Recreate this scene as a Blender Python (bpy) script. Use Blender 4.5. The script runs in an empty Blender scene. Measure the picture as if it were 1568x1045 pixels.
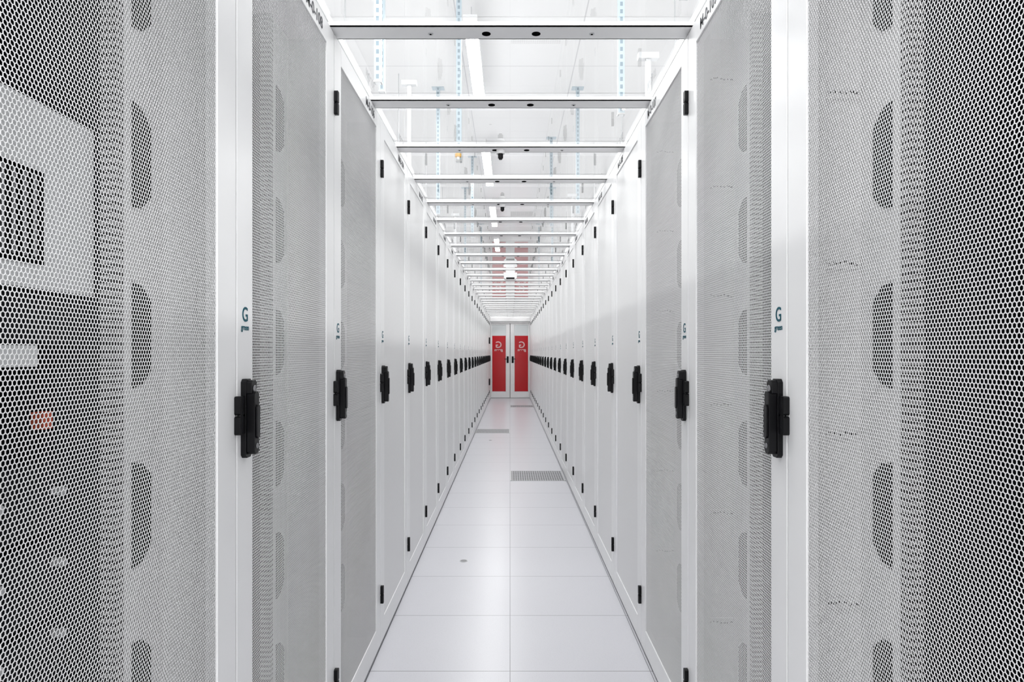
import bpy, math, random
import numpy as np
from mathutils import Vector
random.seed(4)
scene = bpy.context.scene
col = scene.collection

# ------------------------------------------------------------------ materials
def new_mat(name):
    m = bpy.data.materials.new(name); m.use_nodes = True
    nt = m.node_tree
    return m, nt, nt.nodes['Principled BSDF']

def plain(name, c, rough=0.4, metal=0.0, noise=0.015, scale=8.0, spec=0.5):
    m, nt, b = new_mat(name)
    b.inputs['Roughness'].default_value = rough
    b.inputs['Metallic'].default_value = metal
    b.inputs['Specular IOR Level'].default_value = spec
    tc = nt.nodes.new('ShaderNodeTexCoord')
    n = nt.nodes.new('ShaderNodeTexNoise'); n.inputs['Scale'].default_value = scale; n.inputs['Detail'].default_value = 0
    nt.links.new(tc.outputs['Object'], n.inputs['Vector'])
    r = nt.nodes.new('ShaderNodeMix'); r.data_type = 'RGBA'
    r.inputs[6].default_value = (*[max(0, x * (1 - noise)) for x in c], 1)
    r.inputs[7].default_value = (*[min(1, x * (1 + noise)) for x in c], 1)
    nt.links.new(n.outputs['Fac'], r.inputs[0])
    nt.links.new(r.outputs[2], b.inputs['Base Color'])
    return m

def matte(name, c):
    m = bpy.data.materials.new(name); m.use_nodes = True
    nt = m.node_tree; nt.nodes.clear()
    out = nt.nodes.new('ShaderNodeOutputMaterial'); d = nt.nodes.new('ShaderNodeBsdfDiffuse')
    d.inputs[0].default_value = (*c, 1)
    nt.links.new(d.outputs[0], out.inputs[0])
    return m

def M(nt, op, a, b=None, c=None):
    n = nt.nodes.new('ShaderNodeMath'); n.operation = op
    for i, v in enumerate((a, b, c)):
        if v is None: continue
        if isinstance(v, (int, float)): n.inputs[i].default_value = v
        else: nt.links.new(v, n.inputs[i])
    return n.outputs[0]

def mixcol(nt, fac, c1, c2):
    r = nt.nodes.new('ShaderNodeMix'); r.data_type = 'RGBA'
    nt.links.new(fac, r.inputs[0])
    for i, c in ((6, c1), (7, c2)):
        if isinstance(c, tuple): r.inputs[i].default_value = (*c, 1)
        else: nt.links.new(c, r.inputs[i])
    return r.outputs[2]

def xyz(nt, kind='Object'):
    tc = nt.nodes.new('ShaderNodeTexCoord')
    s = nt.nodes.new('ShaderNodeSeparateXYZ')
    nt.links.new(tc.outputs[kind], s.inputs[0])
    return s.outputs, tc

white = plain('powder_coated_white', (0.88, 0.882, 0.886), 0.32)
white_in = matte('cabinet_inner_white', (0.78, 0.78, 0.78))
perf_white = matte('perforated_steel_white', (0.76, 0.76, 0.765))
dark = matte('equipment_bay_dark', (0.018, 0.018, 0.020))
black = plain('black_plastic', (0.003, 0.003, 0.004), 0.35, spec=0.2)
blackmat = matte('black_slot', (0.005, 0.005, 0.005))
gap_shade = plain('floor_gap_shade', (0.04, 0.04, 0.04), 0.8)
teal = plain('logo_teal', (0.002, 0.085, 0.12), 0.5, spec=0.2)
txt = plain('label_dark_grey', (0.08, 0.08, 0.09), 0.6)
logo_white = plain('logo_white', (0.75, 0.55, 0.55), 0.5)
alu = plain('brushed_aluminium', (0.58, 0.59, 0.60), 0.4, 0.3)
wallm = matte('painted_wall_white', (0.88, 0.88, 0.88))
red = plain('red_glass_film', (0.50, 0.001, 0.008), 0.15, spec=0.25)
frost = plain('frosted_glass_grey', (0.70, 0.74, 0.75), 0.2)
server_grey = plain('server_light_grey', (0.66, 0.67, 0.68), 0.45)
server_mid = plain('server_mid_grey', (0.20, 0.20, 0.21), 0.4)
orange = plain('sensor_orange', (0.8, 0.45, 0.1), 0.5)
led_red = plain('sticker_red', (0.6, 0.10, 0.05), 0.5)

# floor : 0.6 m tiles
floorm, nt, b = new_mat('raised_floor_tiles')
o, tc = xyz(nt)
def seamline(v, off, w):
    f = M(nt, 'FRACT', M(nt, 'DIVIDE', M(nt, 'SUBTRACT', v, off), 0.6))
    d = M(nt, 'MULTIPLY', M(nt, 'MINIMUM', f, M(nt, 'SUBTRACT', 1.0, f)), 0.6)
    return M(nt, 'LESS_THAN', d, w)
line = M(nt, 'MAXIMUM', seamline(o[0], 0.0, 0.0016), seamline(o[1], 2.823 - 6, 0.0020))
n1 = nt.nodes.new('ShaderNodeTexNoise'); n1.inputs['Scale'].default_value = 260; n1.inputs['Detail'].default_value = 1
nt.links.new(tc.outputs['Object'], n1.inputs['Vector'])
sp = M(nt, 'GREATER_THAN', n1.outputs['Fac'], 0.65)
basec = mixcol(nt, sp, (0.66, 0.66, 0.70), (0.58, 0.58, 0.62))
nt.links.new(mixcol(nt, line, basec, (0.24, 0.24, 0.26)), b.inputs['Base Color'])
b.inputs['Roughness'].default_value = 0.28

ceilm, nt, b = new_mat('ceiling_white_panels')
o, tc = xyz(nt)
def cl(v, p, w):
    f = M(nt, 'FRACT', M(nt, 'DIVIDE', v, p))
    d = M(nt, 'MULTIPLY', M(nt, 'MINIMUM', f, M(nt, 'SUBTRACT', 1.0, f)), p)
    return M(nt, 'LESS_THAN', d, w)
l = M(nt, 'MAXIMUM', cl(M(nt, 'ADD', o[0], 0.5), 1.2, 0.006), cl(o[1], 2.4, 0.006))
nt.links.new(mixcol(nt, l, (0.80, 0.80, 0.80), (0.6, 0.6, 0.61)), b.inputs['Base Color'])
b.inputs['Roughness'].default_value = 0.8; b.inputs['Specular IOR Level'].default_value = 0

perf_far, nt, b = new_mat('perforated_sheet_far')
o, tc = xyz(nt)
rowv = M(nt, 'DIVIDE', o[2], 0.00693)
row = M(nt, 'FLOOR', rowv)
xs = M(nt, 'ADD', M(nt, 'DIVIDE', o[1], 0.008), M(nt, 'MULTIPLY', M(nt, 'MODULO', row, 2.0), 0.5))
fx = M(nt, 'SUBTRACT', M(nt, 'FRACT', xs), 0.5)
fz = M(nt, 'SUBTRACT', M(nt, 'FRACT', rowv), 0.5)
d = M(nt, 'SQRT', M(nt, 'ADD', M(nt, 'MULTIPLY', fx, fx), M(nt, 'MULTIPLY', fz, fz)))
nt.links.new(mixcol(nt, M(nt, 'LESS_THAN', d, 0.38), (0.87, 0.87, 0.87), (0.73, 0.73, 0.735)), b.inputs['Base Color'])
b.inputs['Roughness'].default_value = 0.4

strutm, nt, b = new_mat('galvanised_strut_channel')
o, tc = xyz(nt)
f = M(nt, 'FRACT', M(nt, 'DIVIDE', M(nt, 'ADD', o[2], o[1]), 0.05))
inx = M(nt, 'LESS_THAN', M(nt, 'ABSOLUTE', o[0]), 0.009)
sl = M(nt, 'MULTIPLY', M(nt, 'LESS_THAN', f, 0.55), inx)
nt.links.new(mixcol(nt, sl, (0.45, 0.54, 0.59), (0.20, 0.27, 0.32)), b.inputs['Base Color'])
b.inputs['Roughness'].default_value = 0.4

ventm, nt, b = new_mat('floor_grille')
o, tc = xyz(nt)
fx = M(nt, 'FRACT', M(nt, 'DIVIDE', o[0], 0.025)); fy = M(nt, 'FRACT', M(nt, 'DIVIDE', o[1], 0.05))
h = M(nt, 'MULTIPLY', M(nt, 'GREATER_THAN', fx, 0.35), M(nt, 'GREATER_THAN', fy, 0.3))
nt.links.new(mixcol(nt, h, (0.45, 0.45, 0.47), (0.05, 0.05, 0.055)), b.inputs['Base Color'])

railm, nt, b = new_mat('mounting_rail_perforated')
o, tc = xyz(nt)
f = M(nt, 'FRACT', M(nt, 'DIVIDE', o[2], 0.0148))
nt.links.new(mixcol(nt, M(nt, 'LESS_THAN', f, 0.5), (0.5, 0.5, 0.5), (0.05, 0.05, 0.05)), b.inputs['Base Color'])

# glass pane (two faces), Fresnel reflectance 2F/(1+F)
glass = bpy.data.materials.new('roof_glass'); glass.use_nodes = True
nt = glass.node_tree; nt.nodes.clear()
out = nt.nodes.new('ShaderNodeOutputMaterial')
g = nt.nodes.new('ShaderNodeNewGeometry')
vm = nt.nodes.new('ShaderNodeVectorMath'); vm.operation = 'DOT_PRODUCT'
nt.links.new(g.outputs['Normal'], vm.inputs[0]); nt.links.new(g.outputs['Incoming'], vm.inputs[1])
c = M(nt, 'ABSOLUTE', vm.outputs['Value'])
F = M(nt, 'POWER', M(nt, 'SUBTRACT', 1.0, c), 5.0)
F = M(nt, 'MULTIPLY_ADD', F, 0.96, 0.04)
F = M(nt, 'DIVIDE', M(nt, 'MULTIPLY', F, 2.0), M(nt, 'ADD', F, 1.0))
tr = nt.nodes.new('ShaderNodeBsdfTransparent'); tr.inputs[0].default_value = (0.97, 0.98, 0.98, 1)
gl = nt.nodes.new('ShaderNodeBsdfGlossy'); gl.inputs['Roughness'].default_value = 0.0
gl.inputs['Color'].default_value = (0.97, 0.97, 0.97, 1)
mx = nt.nodes.new('ShaderNodeMixShader')
nt.links.new(F, mx.inputs[0]); nt.links.new(tr.outputs[0], mx.inputs[1]); nt.links.new(gl.outputs[0], mx.inputs[2])
nt.links.new(mx.outputs[0], out.inputs[0])

def emit(name, s, c=(1, 0.995, 0.99)):
    m = bpy.data.materials.new(name); m.use_nodes = True
    nt = m.node_tree; nt.nodes.clear()
    out = nt.nodes.new('ShaderNodeOutputMaterial'); em = nt.nodes.new('ShaderNodeEmission')
    em.inputs[0].default_value = (*c, 1); em.inputs[1].default_value = s
    nt.links.new(em.outputs[0], out.inputs[0])
    return m
lampm = emit('led_diffuser', 46)

# ------------------------------------------------------------------ mesh helpers
class MB:
    def __init__(s): s.v = []; s.f = []; s.mi = []; s.mats = []
    def mi_of(s, m):
        if m not in s.mats: s.mats.append(m)
        return s.mats.index(m)
    def box(s, x0, x1, y0, y1, z0, z1, m):
        if x0 > x1: x0, x1 = x1, x0
        n = len(s.v)
        s.v += [(x0,y0,z0),(x1,y0,z0),(x1,y1,z0),(x0,y1,z0),(x0,y0,z1),(x1,y0,z1),(x1,y1,z1),(x0,y1,z1)]
        s.f += [tuple(n+i for i in q) for q in ((0,3,2,1),(4,5,6,7),(0,1,5,4),(1,2,6,5),(2,3,7,6),(3,0,4,7))]
        s.mi += [s.mi_of(m)] * 6
    def prism(s, pts, axis, a0, a1, m):
        n = len(s.v); k = len(pts)
        for a in (a0, a1):
            for p in pts:
                if axis == 0: s.v.append((a, p[0], p[1]))
                elif axis == 1: s.v.append((p[0], a, p[1]))
                else: s.v.append((p[0], p[1], a))
        s.f.append(tuple(n + i for i in range(k))); s.f.append(tuple(n + k + i for i in reversed(range(k))))
        for i in range(k):
            j = (i + 1) % k
            s.f.append((n + i, n + k + i, n + k + j, n + j))
        s.mi += [s.mi_of(m)] * (k + 2)
    def cyl(s, cx, cy, r, axis, a0, a1, m, k=16):
        s.prism([(cx + r*math.cos(2*math.pi*i/k), cy + r*math.sin(2*math.pi*i/k)) for i in range(k)], axis, a0, a1, m)
    def mesh(s, name):
        me = bpy.data.meshes.new(name)
        me.from_pydata(s.v, [], s.f)
        for m in s.mats: me.materials.append(m)
        me.polygons.foreach_set('material_index', s.mi)
        me.update()
        import bmesh
        bm = bmesh.new(); bm.from_mesh(me); bmesh.ops.recalc_face_normals(bm, faces=bm.faces); bm.to_mesh(me); bm.free()
        return me

def obj(name, me, loc=(0,0,0), parent=None, bevel=0):
    o = bpy.data.objects.new(name, me); col.objects.link(o); o.location = loc
    if parent: o.parent = parent
    if bevel:
        md = o.modifiers.new('bevel', 'BEVEL'); md.width = bevel; md.segments = 2; md.limit_method = 'ANGLE'
    return o

def empty(name, loc):
    e = bpy.data.objects.new(name, None); col.objects.link(e); e.location = loc; e.empty_display_size = 0.1
    return e

def text(name, body, size, m, ext=0.0003, align='CENTER', bold=0.0):
    c = bpy.data.curves.new(name, 'FONT'); c.body = body; c.size = size; c.extrude = ext
    c.align_x = align; c.offset = bold; c.materials.append(m)
    return c

def octagon(y0, y1, z0, z1, c):
    return [(y0+c,z0),(y1-c,z0),(y1,z0+c),(y1,z1-c),(y1-c,z1),(y0+c,z1),(y0,z1-c),(y0,z0+c)]

# ------------------------------------------------------------------ rack parts
CX = 0.004       # aisle centre
W = 0.6
P = 0.8
Y0 = 1.437
TOP = 2.45
MY0, MY1, MZ0, MZ1 = 0.090, 0.708, 0.12, 2.375

def hexsheet(s):
    p = 0.0073; rp = p * math.sqrt(3) / 2
    R = p / math.sqrt(3); r = 0.0063 / math.sqrt(3)
    ncol = int((MY1 - MY0 + 0.016) / p) + 1; nrow = int((MZ1 - MZ0 + 0.016) / rp) + 1
    ii, jj = np.meshgrid(np.arange(ncol), np.arange(nrow))
    cy = (MY0 - 0.008 + p * ii + (jj % 2) * p * 0.5).ravel()
    cz = (MZ0 - 0.008 + rp * jj).ravel()
    n = len(cy)
    a = np.radians(30 + 60 * np.arange(6))
    V = np.zeros((n, 18, 3), dtype=np.float32)
    for q, (rad, dep) in enumerate(((R, 0.004), (r, 0.004), (r, 0.0049))):
        V[:, q*6:q*6+6, 0] = s * dep
        V[:, q*6:q*6+6, 1] = cy[:, None] + rad * np.cos(a)[None]
        V[:, q*6:q*6+6, 2] = cz[:, None] + rad * np.sin(a)[None]
    quads = []
    for i in range(6):
        j = (i + 1) % 6
        quads.append((i, j, 6 + j, 6 + i)); quads.append((6 + i, 6 + j, 12 + j, 12 + i))
    Q = np.array(quads)
    Fq = (Q[None] + (np.arange(n) * 18)[:, None, None]).reshape(-1, 4)
    me = bpy.data.meshes.new('perforated_sheet')
    me.vertices.add(n * 18); me.vertices.foreach_set('co', V.ravel())
    me.loops.add(Fq.size); me.loops.foreach_set('vertex_index', Fq.ravel().astype(np.int32))
    me.polygons.add(len(Fq))
    me.polygons.foreach_set('loop_start', np.arange(0, Fq.size, 4, dtype=np.int32))
    me.update(calc_edges=True)
    me.materials.append(perf_white)
    return me

def slot(yc, zc, w, h):
    return [(yc-w, zc-h), (yc, zc-h+0.006), (yc+w, zc-h+0.034), (yc+w, zc+h-0.034), (yc, zc+h-0.006), (yc-w, zc+h)]

def cabinet_mesh(s):
    b = MB()
    for y0, y1 in ((0.003, 0.018), (0.782, 0.797)):
        b.box(s*0.03, s*1.2, y0, y1, 0.03, TOP - 0.002, white_in)
    b.box(s*0.028, s*1.2, 0.004, 0.796, TOP - 0.03, TOP, white)
    b.box(s*0.028, s*1.2, 0.004, 0.796, 0.025, 0.06, white)
    b.box(s*1.17, s*1.2, 0.018, 0.782, 0.06, TOP - 0.03, dark)  # near-black back, paints the bay's depth as shade
    b.box(s*0.03, s*1.18, 0.01, 0.79, 0.0, 0.025, gap_shade)  # dark plinth strip, its colour paints the shaded gap at the floor
    for y0, y1 in ((0.018, 0.05), (0.75, 0.782)):
        b.box(s*0.03, s*0.06, y0, y1, 0.06, TOP - 0.03, white_in)
    for sg in (0, 1):
        y0, y1 = ((0.018, 0.165), (0.635, 0.782))[sg]
        b.box(s*0.15, s*0.154, y0, y1, 0.06, TOP - 0.03, white_in)
        yc = 0.695 if sg else 0.10
        for i in range(6):
            zc = 0.327 + 0.357 * i
            b.prism(slot(yc, zc, 0.032, 0.105), 0, s*0.146, s*0.151, blackmat)
        ry = 0.167 if not sg else 0.611
        b.box(s*0.148, s*0.18, ry, ry + 0.022, 0.06, TOP - 0.03, railm)
        ly = 0.180 if not sg else 0.615
        b.box(s*0.181, s*1.16, ly, ly + 0.004, 0.06, TOP - 0.03, dark)  # near-black shroud added so the empty bay reads as shaded void
        if sg == 1 and s > 0:
            wy = 0.777
            rnd = random.Random(7)
            for i in range(6):
                z = 0.46 + 0.365 * i
                b.box(s*0.064, s*0.146, wy, wy + 0.0045, z - 0.012, z + 0.012, white_in)
                for q in range(7):
                    xq = 0.066 + q * 0.0115
                    dz = rnd.uniform(-0.004, 0.004)
                    b.box(s*xq, s*(xq + rnd.uniform(0.004, 0.010)), wy - 0.001, wy + 0.0055, z + dz - 0.0022, z + dz + 0.0022, blackmat)
    return b.mesh('cabinet')

def door_mesh(s):
    b = MB()
    b.box(0, s*0.026, 0.003, MY0, 0.020, TOP - 0.004, white)
    b.box(0, s*0.026, MY1, 0.797, 0.020, TOP - 0.004, white)
    b.box(0, s*0.026, MY0, MY1, 0.020, MZ0, white)
    b.box(0, s*0.026, MY0, MY1, MZ1, TOP - 0.004, white)
    return b.mesh('door_frame')

def handle_mesh(s):
    b = MB(); zc = 1.217
    b.prism(octagon(0.022, 0.056, zc - 0.088, zc + 0.088, 0.007), 0, 0, -s*0.012, black)
    b.prism(octagon(0.026, 0.052, zc - 0.080, zc + 0.060, 0.006), 0, -s*0.012, -s*0.030, black)
    b.prism(octagon(0.024, 0.054, zc + 0.050, zc + 0.085, 0.006), 0, -s*0.011, -s*0.024, black)
    b.cyl(0.039, zc + 0.066, 0.008, 0, -s*0.024, -s*0.027, server_mid)
    b.prism(octagon(0.030, 0.048, zc - 0.045, zc + 0.03, 0.005), 0, -s*0.030, -s*0.034, black)
    b.cyl(0.039, zc - 0.062, 0.006, 0, -s*0.030, -s*0.032, server_mid)
    return b.mesh('handle')

def hinge_mesh(s):
    b = MB()
    for zc, h, y0 in ((2.213, 0.08, -0.006), (0.249, 0.08, -0.006), (1.226, 0.084, -0.012)):
        for z0, z1 in ((zc - h/2, zc - h*0.02), (zc + h*0.02, zc + h/2)):
            b.prism(octagon(y0, 0.014, z0, z1, 0.003), 0, 0.0, -s*0.013, black)
        b.cyl(-s*0.008, (y0+0.014)/2, 0.006, 2, zc - h/2 + 0.002, zc + h/2 - 0.002, black, 12)
    return b.mesh('hinges')

parts = {}
for s in (-1, 1):
    fb = MB(); fb.box(s*0.004, s*0.0055, MY0, MY1, MZ0, MZ1, perf_far)
    parts[s] = dict(cab=cabinet_mesh(s), door=door_mesh(s), hand=handle_mesh(s), hin=hinge_mesh(s),
                    near=hexsheet(s), far=fb.mesh('perforated_sheet_plain'))
gC = text('logo_symbol', 'G', 0.046, teal, bold=0.0005)
gT = text('logo_word', 'green', 0.019, teal, bold=0.0002)
NR = 23
rack = {}
for k in range(-3, NR):
    for s in (-1, 1):
        p = parts[s]
        e = empty('server_rack', (CX + s*W, Y0 + P*k, 0)); rack[(k, s)] = e
        obj('cabinet', p['cab'], parent=e)
        obj('door_frame', p['door'], parent=e, bevel=0.0015)
        obj('perforated_sheet', p['near'] if -1 <= k <= 1 else p['far'], parent=e)
        obj('handle', p['hand'], parent=e, bevel=0.0015)
        obj('hinges', p['hin'], parent=e)
        rot = (math.pi/2, 0, -s*math.pi/2)
        for nm, cv, z in (('logo_symbol', gC, 1.434), ('logo_word', gT, 1.414)):
            t = obj(nm, cv, (-s*0.0006, 0.046, z), e); t.rotation_euler = rot
        lc = text('rack_label', 'M-0-%03d' % (108 - k*2 + (s > 0)), 0.05, txt, bold=0.0006)
        t = obj('rack_label', lc, (-s*0.0006, 0.66, 2.392), e); t.rotation_euler = rot
        lc.align_x = 'RIGHT' if s < 0 else 'LEFT'

# server chassis inside the nearest left rack
sc = MB()
yb = Y0 - P
x0 = CX - W - 0.19
sc.box(x0, x0 - 0.6, yb + 0.19, yb + 0.608, 1.47, 1.78, server_grey)
sc.box(x0 + 0.004, x0, yb + 0.34, yb + 0.47, 1.51, 1.665, blackmat)
for i in range(5):
    sc.box(x0 + 0.006, x0 + 0.003, yb + 0.352 + i*0.023, yb + 0.358 + i*0.023, 1.52, 1.655, server_mid)
sc.box(x0 - 0.02, x0 - 0.6, yb + 0.19, yb + 0.608, 1.38, 1.465, dark)
sc.box(x0 - 0.0, x0 - 0.6, yb + 0.19, yb + 0.46, 1.34, 1.375, server_grey)
for i in range(8):
    for yy in (0.42, 0.57):
        sc.cyl(yb + yy, 0.2 + i*0.13, 0.008, 0, x0 - 0.05, x0 - 0.03, server_grey, 10)
for i in range(7):
    z = 0.2 + 0.15*i
    sc.box(x0 - 0.05, x0 - 0.6, yb + 0.19, yb + 0.608, z - 0.06, z + 0.07, dark)
sc.box(x0 - 0.02, x0 - 0.04, yb + 0.50, yb + 0.525, 1.23, 1.26, led_red)
obj('server_chassis', sc.mesh('server_chassis'))

b = MB()
for z in (1.72, 0.55):
    b.prism(octagon(0.35, 0.62, z-0.09, z+0.09, 0.01), 0, 0.0, 0.03, black)
obj('access_reader', b.mesh('access_reader'), parent=rack[(NR-2, -1)], bevel=0.003)

# ------------------------------------------------------------------ room
YE = 19.9
def room(name, *a):
    b = MB(); b.box(*a); return obj(name, b.mesh(name))
room('floor', -4.6, 4.6, -4, YE + 0.2, -0.1, 0, floorm)
room('ceiling', -4.6, 4.6, -4, YE + 0.2, 4.5, 4.6, ceilm)
room('wall_left', -4.7, -4.6, -4, YE + 0.2, -0.1, 4.6, wallm)
room('wall_right', 4.6, 4.7, -4, YE + 0.2, -0.1, 4.6, wallm)
room('wall_back', -4.6, CX-0.625, YE, YE+0.12, 0, 4.5, wallm)
room('wall_back', CX+0.625, 4.6, YE, YE+0.12, 0, 4.5, wallm)
room('wall_back', CX-0.625, CX+0.625, YE, YE+0.12, 2.305, 4.5, wallm)
room('wall_behind_door', -4.6, 4.6, YE+0.14, YE+0.2, 0, 4.5, wallm)
b = MB()
b.box(CX-0.62, CX+0.62, YE-0.04, YE-0.001, 2.325, 2.44, white)
b.box(CX-0.62, CX+0.62, YE-0.045, YE-0.001, 2.308, 2.322, alu)
obj('trim_1', b.mesh('trim_1'), bevel=0.003)

e = empty('door_1', (CX, YE, 0))
b = MB()
b.box(-0.62, -0.585, -0.03, 0.06, 0, 2.30, white); b.box(0.585, 0.62, -0.03, 0.06, 0, 2.30, white)
b.box(-0.585, 0.585, -0.03, 0.06, 2.265, 2.30, white)
b.box(-0.585, 0.585, -0.02, 0.06, 0.001, 0.012, alu)
obj('door_casing', b.mesh('door_casing'), parent=e, bevel=0.004)
for s in (-1, 1):
    b = MB()
    b.box(s*0.008, s*0.125, 0.0, 0.05, 0.02, 2.26, white)
    b.box(s*0.55, s*0.58, 0.0, 0.05, 0.02, 2.26, white)
    b.box(s*0.125, s*0.55, 0.0, 0.05, 0.02, 0.20, white)
    b.box(s*0.125, s*0.55, 0.0, 0.05, 2.22, 2.26, white)
    b.box(s*0.125, s*0.55, 0.012, 0.03, 0.20, 2.22, frost)
    b.box(s*0.135, s*0.54, 0.008, 0.0115, 0.21, 1.89, red)
    b.box(s*0.13, s*0.545, 0.006, 0.0118, 1.89, 1.90, alu)
    obj('door_leaf', b.mesh('door_leaf'), parent=e, bevel=0.003)
    b = MB()
    b.box(s*0.045, s*0.105, -0.010, 0.0, 1.07, 1.27, black)
    b.box(s*0.06, s*0.085, -0.05, -0.008, 1.18, 1.20, black)
    b.box(s*0.06, s*0.17, -0.055, -0.035, 1.18, 1.20, black)
    obj('door_handle', b.mesh('door_handle'), parent=e)
    for body, sz, z in (('G', 0.27, 1.53), ('green', 0.11, 1.43)):
        cv = text('door_logo', body, sz, logo_white, 0.001, bold=0.003)
        t = obj('door_logo', cv, (s*0.35, 0.0065, z), e); t.rotation_euler = (math.pi/2, 0, 0); t.scale = (-1, 1, 1)

# ------------------------------------------------------------------ roof containment
BY = [2.2 + 0.645*n for n in range(-5, 28)]
for n, y in enumerate(BY):
    if y > YE - 0.15: break
    b = MB()
    z0 = TOP + 0.003
    b.box(-0.66, 0.66, 0, 0.09, z0, z0 + 0.004, white)
    b.box(-0.66, 0.66, 0, 0.004, z0, z0 + 0.016, white)
    b.box(-0.66, 0.66, 0.086, 0.09, z0, z0 + 0.016, white)
    for x in (-0.085, 0.085):
        b.cyl(x, 0.05, 0.015, 2, z0 - 0.0012, z0 + 0.001, blackmat, 20)
    for x in (-0.275, 0.275):
        b.cyl(x, 0.05, 0.009, 2, z0 - 0.002, z0 + 0.001, alu, 12)
        b.cyl(x, 0.05, 0.004, 2, z0 - 0.003, z0 + 0.001, blackmat, 8)
    obj('roof_beam', b.mesh('roof_beam'), (CX, y, 0))
b = MB()
for n in range(len(BY) - 1):
    y0, y1 = BY[n] + 0.005, BY[n+1] + 0.003
    y1 = min(y1, YE - 0.02)
    if y0 > YE - 0.1: break
    k = len(b.v)
    z = TOP + 0.020
    b.v += [(CX-0.64, y0, z), (CX+0.64, y0, z), (CX+0.64, y1, z), (CX-0.64, y1, z)]
    b.f.append((k, k+3, k+2, k+1)); b.mi.append(b.mi_of(glass))
me = bpy.data.meshes.new('roof_glass'); me.from_pydata(b.v, [], b.f); me.materials.append(glass)
obj('glass_roof', me)
for s in (-1, 1):
    b = MB()
    b.box(CX + s*0.61, CX + s*0.64, -1, YE-0.02, TOP + 0.0205, TOP + 0.05, white)
    obj('roof_edge_rail', b.mesh('roof_edge_rail'))

for n, x in ((7, -0.055), (9, -0.06)):
    y = BY[n] + 0.045
    b = MB()
    zz = TOP + 0.003
    b.cyl(0, 0, 0.022, 2, zz - 0.022, zz - 0.001, white, 20)
    b.cyl(0, 0, 0.014, 2, zz - 0.045, zz - 0.022, black, 20)
    b.cyl(0, 0, 0.009, 2, zz - 0.052, zz - 0.045, black, 20)
    obj('smoke_detector', b.mesh('smoke_detector'), (CX + x, y, 0))
b = MB()
zz = TOP + 0.003
b.prism([(-0.09, zz-0.03), (0.09, zz-0.03), (0.085, zz-0.10), (0.05, zz-0.125), (-0.05, zz-0.125), (-0.085, zz-0.10)], 1, 0, 0.16, white)
b.box(-0.06, 0.06, 0.0, 0.09, zz-0.03, zz-0.001, white)
b.box(-0.055, 0.055, -0.004, 0.0, zz-0.118, zz-0.095, black)
obj('ceiling_sensor_unit', b.mesh('ceiling_sensor_unit'), (CX, BY[15] + 0.0, 0), bevel=0.003)

# ------------------------------------------------------------------ above: lamps, struts, trays
def lamp(x, y, L=2.0):
    b = MB()
    b.box(-0.062, 0.062, 0, L, 4.27, 4.33, white)
    k = len(b.v)
    b.v += [(-0.058, 0.01, 4.265), (0.058, 0.01, 4.265), (0.058, L-0.01, 4.265), (-0.058, L-0.01, 4.265)]
    b.f.append((k, k+3, k+2, k+1)); b.mi.append(b.mi_of(lampm))
    for yy in (0.2, L-0.2): b.cyl(0, yy, 0.004, 2, 4.33, 4.5, alu, 6)
    me = bpy.data.meshes.new('linear_ceiling_lamp'); me.from_pydata(b.v, [], b.f)
    for m in b.mats: me.materials.append(m)
    me.polygons.foreach_set('material_index', b.mi); me.update()
    obj('linear_ceiling_lamp', me, (x, y, 0))
for i in range(7):
    for x in (-0.35, -3.0, 2.6): lamp(x, 2.1 - 3.67 + 3.67*i - (0.5 if i == 6 else 0))  # both outer rows are unseen, added for even bright light

def strut(x, y, z0, z1=4.5):
    b = MB()
    b.box(-0.021, 0.021, -0.021, -0.018, z0, z1, strutm)
    b.box(-0.021, -0.018, -0.018, 0.021, z0, z1, strutm)
    b.box(0.018, 0.021, -0.018, 0.021, z0, z1, strutm)
    b.box(-0.07, 0.07, -0.05, 0.05, z1 - 0.008, z1, strutm)
    b.box(-0.024, 0.024, -0.024, 0.024, z0, z0 + 0.01, alu)
    obj('strut_channel_hanger', b.mesh('strut_channel_hanger'), (x, y, 0))
for x, y, z in ((-0.41, 5.3, 2.9), (-0.80, 4.0, 3.0), (0.74, 4.4, 2.95), (0.95, 3.6, 3.3), (-0.95, 4.9, 3.3),
                (0.80, 7.8, 3.0), (-0.85, 7.8, 3.0), (0.6, 9.6, 3.2), (-0.6, 10.5, 3.2), (0.8, 12.5, 3.0), (-0.85, 12.5, 3.0),
                (0.7, 16, 3.0), (-0.7, 16, 3.0)):
    strut(x, y, z)
def ttrapeze(x, y, z0, z1, w):
    b = MB()
    b.box(-w, w, -0.02, 0.02, z1 - 0.03, z1, alu)
    b.box(-0.012, 0.012, -0.012, 0.012, z0, z1 - 0.03, alu)
    b.box(-w*0.5, w*0.5, -0.05, 0.05, z0, z0 + 0.01, alu)
    obj('pipe_support', b.mesh('pipe_support'), (x, y, 0))
ttrapeze(-0.68, 4.45, TOP + 0.001, 3.2, 0.05)
ttrapeze(0.68, 3.25, TOP + 0.001, 2.84, 0.05)
ttrapeze(-0.68, 8.2, TOP + 0.001, 3.1, 0.05)
ttrapeze(0.68, 7.2, TOP + 0.001, 3.1, 0.05)
y = 0.6
while y < 19:
    b = MB(); b.box(-4.5, 4.5, 0, 0.041, 4.40, 4.44, white)
    for x in (-3.5, -1.7, -0.9, 0.9, 1.7, 3.5): b.cyl(x, 0.02, 0.005, 2, 4.44, 4.5, alu, 6)
    obj('ceiling_support_rail', b.mesh('ceiling_support_rail'), (0, y, 0)); y += 1.9
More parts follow.
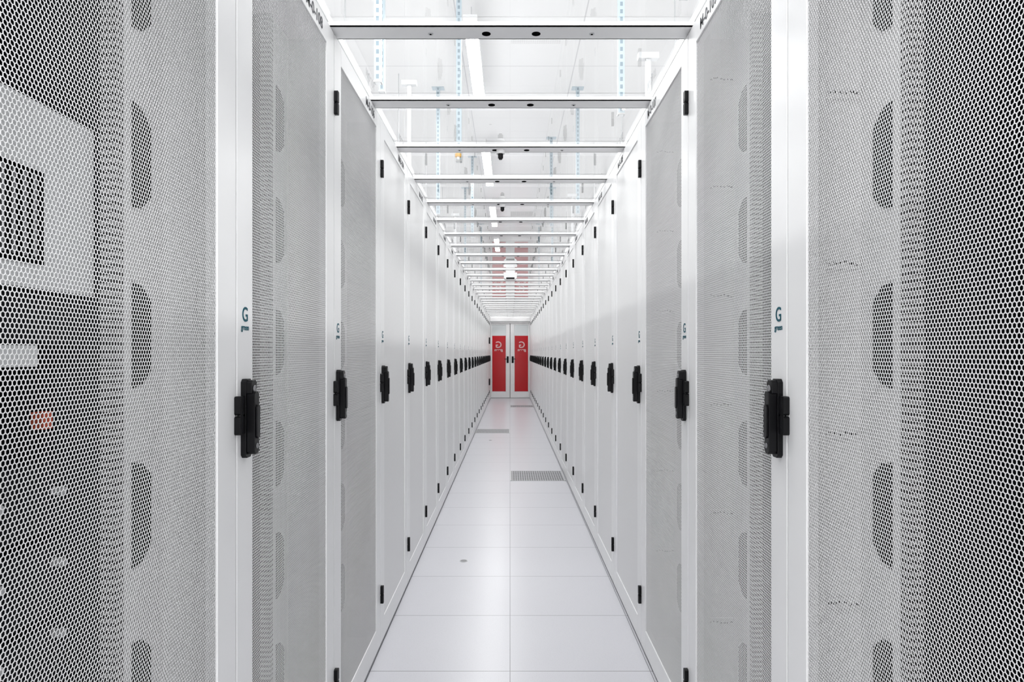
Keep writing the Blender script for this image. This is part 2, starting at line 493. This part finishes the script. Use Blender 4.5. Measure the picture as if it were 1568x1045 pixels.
for x in (-1.42, 1.42):
    b = MB()
    for dx in (-0.15, 0.15): b.box(dx - 0.006, dx + 0.006, -3, YE-0.05, 3.50, 3.56, white)
    y = -3
    while y < YE - 0.1:
        b.box(-0.15, 0.15, y, y + 0.02, 3.505, 3.52, white); y += 0.6
    y = -2.2
    while y < YE:
        for dx in (-0.17, 0.17): b.cyl(dx, y, 0.005, 2, 3.48, 4.5, alu, 6)
        b.box(-0.19, 0.19, y - 0.02, y + 0.02, 3.46, 3.50, alu); y += 2.4
    obj('cable_tray', b.mesh('cable_tray'), (x, 0, 0))
for x, y, z in ((-0.41, 5.22, 2.93), (0.74, 4.3, 2.98)):
    b = MB(); b.cyl(0, 0, 0.025, 2, z - 0.012, z + 0.012, orange, 16); b.cyl(0, 0, 0.012, 2, z - 0.03, z - 0.012, white, 12)
    obj('beacon', b.mesh('beacon'), (x, y, 0))

# ------------------------------------------------------------------ floor items
for xa, n in ((0, 7), (-0.6, 14), (0, 23)):
    y0 = 2.823 + 0.6*n
    b = MB(); b.box(0.006, 0.594, 0.006, 0.594, -0.01, 0.002, ventm)
    for q in ((0.004, 0.596, 0.004, 0.016), (0.004, 0.596, 0.584, 0.596), (0.004, 0.016, 0.004, 0.596), (0.584, 0.596, 0.004, 0.596)):
        b.box(*q, -0.01, 0.003, alu)
    obj('floor_vent_grille', b.mesh('floor_vent_grille'), (xa, y0, 0))
for x, y in ((-0.304, 4.32), (-0.306, 10.3)):
    b = MB(); b.cyl(0, 0, 0.027, 2, -0.005, 0.002, alu, 24); b.cyl(0, 0, 0.021, 2, -0.005, 0.003, server_mid, 24)
    obj('floor_outlet_cap', b.mesh('floor_outlet_cap'), (x, y, 0))

# ------------------------------------------------------------------ world, camera
w = bpy.data.worlds.new('world'); scene.world = w; w.use_nodes = True
w.node_tree.nodes['Background'].inputs[0].default_value = (1, 1, 1, 1)
w.node_tree.nodes['Background'].inputs[1].default_value = 2.2  # added white fill, enters along the aisle where the rear wall is left out
cd = bpy.data.cameras.new('camera'); cam = bpy.data.objects.new('camera', cd); col.objects.link(cam)
cam.location = (0, 0, 1.362); cam.rotation_euler = (math.pi/2, 0, 0)
cd.lens = 1010/1568*36; cd.sensor_width = 36; cd.shift_x = 3/1568; cd.shift_y = 18.8/1568
cd.clip_start = 0.01
scene.camera = cam
scene.view_settings.view_transform = 'Standard'
scene.view_settings.exposure = 0.66
